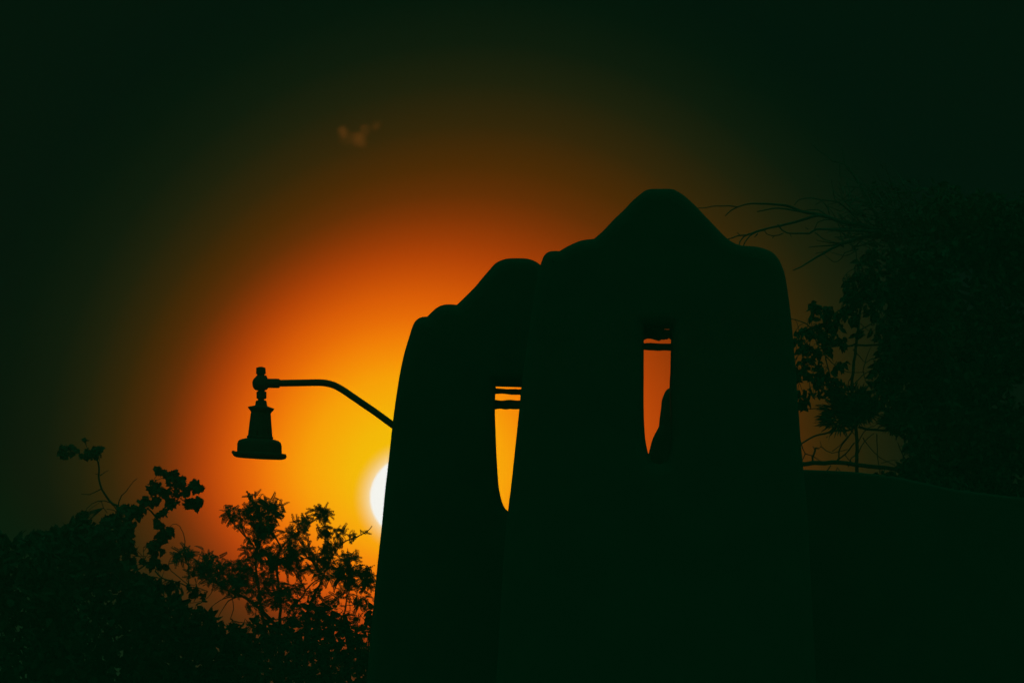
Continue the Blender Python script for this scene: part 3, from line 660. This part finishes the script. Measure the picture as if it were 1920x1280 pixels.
# spiky tufts of narrow blades held by the trunk
def tuft(cx, cy, rx, ry, nb, seed, ln0, ln1):
    m = MB(); r_ = random.Random(seed)
    for _ in range(nb):
        a = r_.uniform(0, 2 * math.pi); q = math.sqrt(r_.random()); x, y = cx + rx * .6 * q * math.cos(a), cy + ry * .6 * q * math.sin(a)
        D = DS + r_.uniform(-.3, .3); p = P(x, y, D)
        d = Vector((math.cos(a) * 1.6 - .35, r_.uniform(-.5, .5), -math.sin(a) * .6 + .1)) + rvec(r_) * .8; d.normalize(); l = r_.uniform(ln0, ln1) * K * D
        w = d.cross(Vector((0, 1, 0)) + rvec(r_) * .5).normalized() * r_.uniform(.8, 1.6) * K * D
        up_ = Vector((0, 0, r_.uniform(-.15, .25))) * l
        c1, c2, c3 = p + d * l * .4 + up_ * .5, p + d * l * .75 + up_ * .6, p + d * l
        m.add([p - w * .5, p + w * .5, c1 + w, c1 - w, c2 + w * .7, c2 - w * .7, c3], [(0, 1, 2, 3), (3, 2, 4, 5), (5, 4, 6)])
    o = m.build('leaf_tuft', M_LEAF, st, smooth=False); o['kind'] = 'stuff'
tuft(1606, 768, 54, 34, 1100, 1, 9, 24); tuft(1578, 772, 40, 42, 170, 3, 18, 38); tuft(1590, 738, 60, 14, 260, 4, 10, 22); tuft(1570, 790, 40, 20, 120, 6, 12, 30)
tuft(1690, 790, 46, 14, 380, 5, 14, 30)

# ---- right: dense dark tree filling the edge of the frame
DD = 97.0
dt = empty('dense_tree', Vector((P(1860, 900, DD).x, DD, 0)), 'large dense dark tree at the far right edge, behind the bare branches', 'tree')
T = Tree(dt, DD, 51); rr = T.r
T.trunk([(1870, 1650), (1865, 1200), (1850, 900), (1840, 650), (1830, 480)], 50, 16)
for k in range(26):
    a = rr.uniform(R(20), R(170)); y0 = rr.uniform(500, 950); l = rr.uniform(90, 170)
    T.limb([(1840, y0), (1840 + math.cos(a) * l * .5, y0 - math.sin(a) * l * .45), (1840 + math.cos(a) * l, y0 - math.sin(a) * l * .8)], 10, 2, 0, rr.uniform(-1, 1))
F = Foliage(OVATE, OVATE_M, 'leaf', rr)
cl = []
while len(cl) < 190:
    c = (rr.uniform(1670, 2010), rr.uniform(300, 960), rr.uniform(22, 52))
    edge = 1672 + 40 * noise.noise(Vector((c[1] * .02, 3, 0))) + max(0, 470 - c[1]) * .35
    top = 330 + 60 * noise.noise(Vector((c[0] * .013, 9, 0))) + abs(c[0] - 1850) * .12
    if c[0] - c[2] > edge and c[1] - c[2] * .8 > top: cl.append(c)
for (cx, cy, r_) in cl:
    for _ in range(110):
        v = rvec(rr) * rr.random() ** .4
        F.put(P(cx + v.x * r_, cy + v.z * r_ * .8, DD + v.y * .7 + rr.uniform(-.8, .8)), rvec(rr), rvec(rr), rr.uniform(12, 20) * K * DD, prio=-cx / 1000)
T.wood.build('branches', M_BARK, dt)['kind'] = 'stuff'
F.build(dt, M_LEAF, 200)

# ------------------------------------------------------------------ small wisp of cloud, far beyond
DC = 6000.0
cw = empty('cloud', P(668, 255, DC), 'tiny faint reddish wisp of cloud high above the lamp', 'cloud')
def puff(px, py, rx, ry, dens, seed, slant=0.0):
    m = bpy.data.materials.new('cloud_vapour'); m.use_nodes = True; n_ = m.node_tree.nodes; l_ = m.node_tree.links; n_.clear()
    tcn = n_.new('ShaderNodeTexCoord'); vm = n_.new('ShaderNodeVectorMath'); vm.operation = 'LENGTH'; l_.new(tcn.outputs['Object'], vm.inputs[0])
    mr = n_.new('ShaderNodeMapRange'); mr.interpolation_type = 'SMOOTHERSTEP'; l_.new(vm.outputs['Value'], mr.inputs[0])
    mr.inputs[1].default_value = .1; mr.inputs[2].default_value = .98; mr.inputs[3].default_value = 1; mr.inputs[4].default_value = 0
    no = n_.new('ShaderNodeTexNoise'); no.inputs['Scale'].default_value = 1.6; no.inputs['Detail'].default_value = 3
    mp = n_.new('ShaderNodeMapping'); mp.inputs['Location'].default_value = (seed, seed * 2, 0); l_.new(tcn.outputs['Object'], mp.inputs[0]); l_.new(mp.outputs[0], no.inputs['Vector'])
    mu = n_.new('ShaderNodeMath'); mu.operation = 'MULTIPLY'; l_.new(mr.outputs[0], mu.inputs[0]); l_.new(no.outputs[0], mu.inputs[1])
    m2 = n_.new('ShaderNodeMath'); m2.operation = 'MULTIPLY'; l_.new(mu.outputs[0], m2.inputs[0]); m2.inputs[1].default_value = dens
    vs_ = n_.new('ShaderNodeVolumeScatter'); vs_.inputs['Color'].default_value = (.95, .95, .95, 1); vs_.inputs['Anisotropy'].default_value = .86; l_.new(m2.outputs[0], vs_.inputs['Density'])
    ou = n_.new('ShaderNodeOutputMaterial'); l_.new(vs_.outputs[0], ou.inputs['Volume'])
    import bmesh
    bm = bmesh.new(); bmesh.ops.create_icosphere(bm, subdivisions=3, radius=1.0); me = bpy.data.meshes.new('puff'); bm.to_mesh(me); bm.free(); me.materials.append(m)
    o = link(bpy.data.objects.new('puff', me)); o.parent = cw; o.location = P(px, py, DC) - cw.location
    s = K * DC; o.scale = (rx * s, 14 * s, ry * s); o.rotation_euler = (0, slant, 0)
puff(644, 248, 17, 22, .034, 1, -.3); puff(674, 262, 20, 27, .034, 4, -.6); puff(684, 244, 16, 24, .022, 5, .3); puff(706, 236, 14, 15, .018, 7, .6); puff(660, 262, 40, 24, .012, 9)

# ------------------------------------------------------------------ haze volume, added to lift the dark silhouettes evenly
import bmesh
bm = bmesh.new(); bmesh.ops.create_cube(bm, size=1.0); me = bpy.data.meshes.new('added_haze'); bm.to_mesh(me); bm.free()
hz = link(bpy.data.objects.new('added_haze', me)); hz['kind'] = 'stuff'
hz.location = (0, 85, (TOP - 1.4) / 2); hz.scale = (1500, 1500, TOP + 1.4)
mh = bpy.data.materials.new('added_haze_volume'); mh.use_nodes = True; n_ = mh.node_tree.nodes; n_.clear()
pv = n_.new('ShaderNodeVolumePrincipled'); pv.inputs['Color'].default_value = (.95, .95, .80, 1); pv.inputs['Density'].default_value = SIG; pv.inputs['Anisotropy'].default_value = 0
ou = n_.new('ShaderNodeOutputMaterial'); mh.node_tree.links.new(pv.outputs[0], ou.inputs['Volume']); me.materials.append(mh)
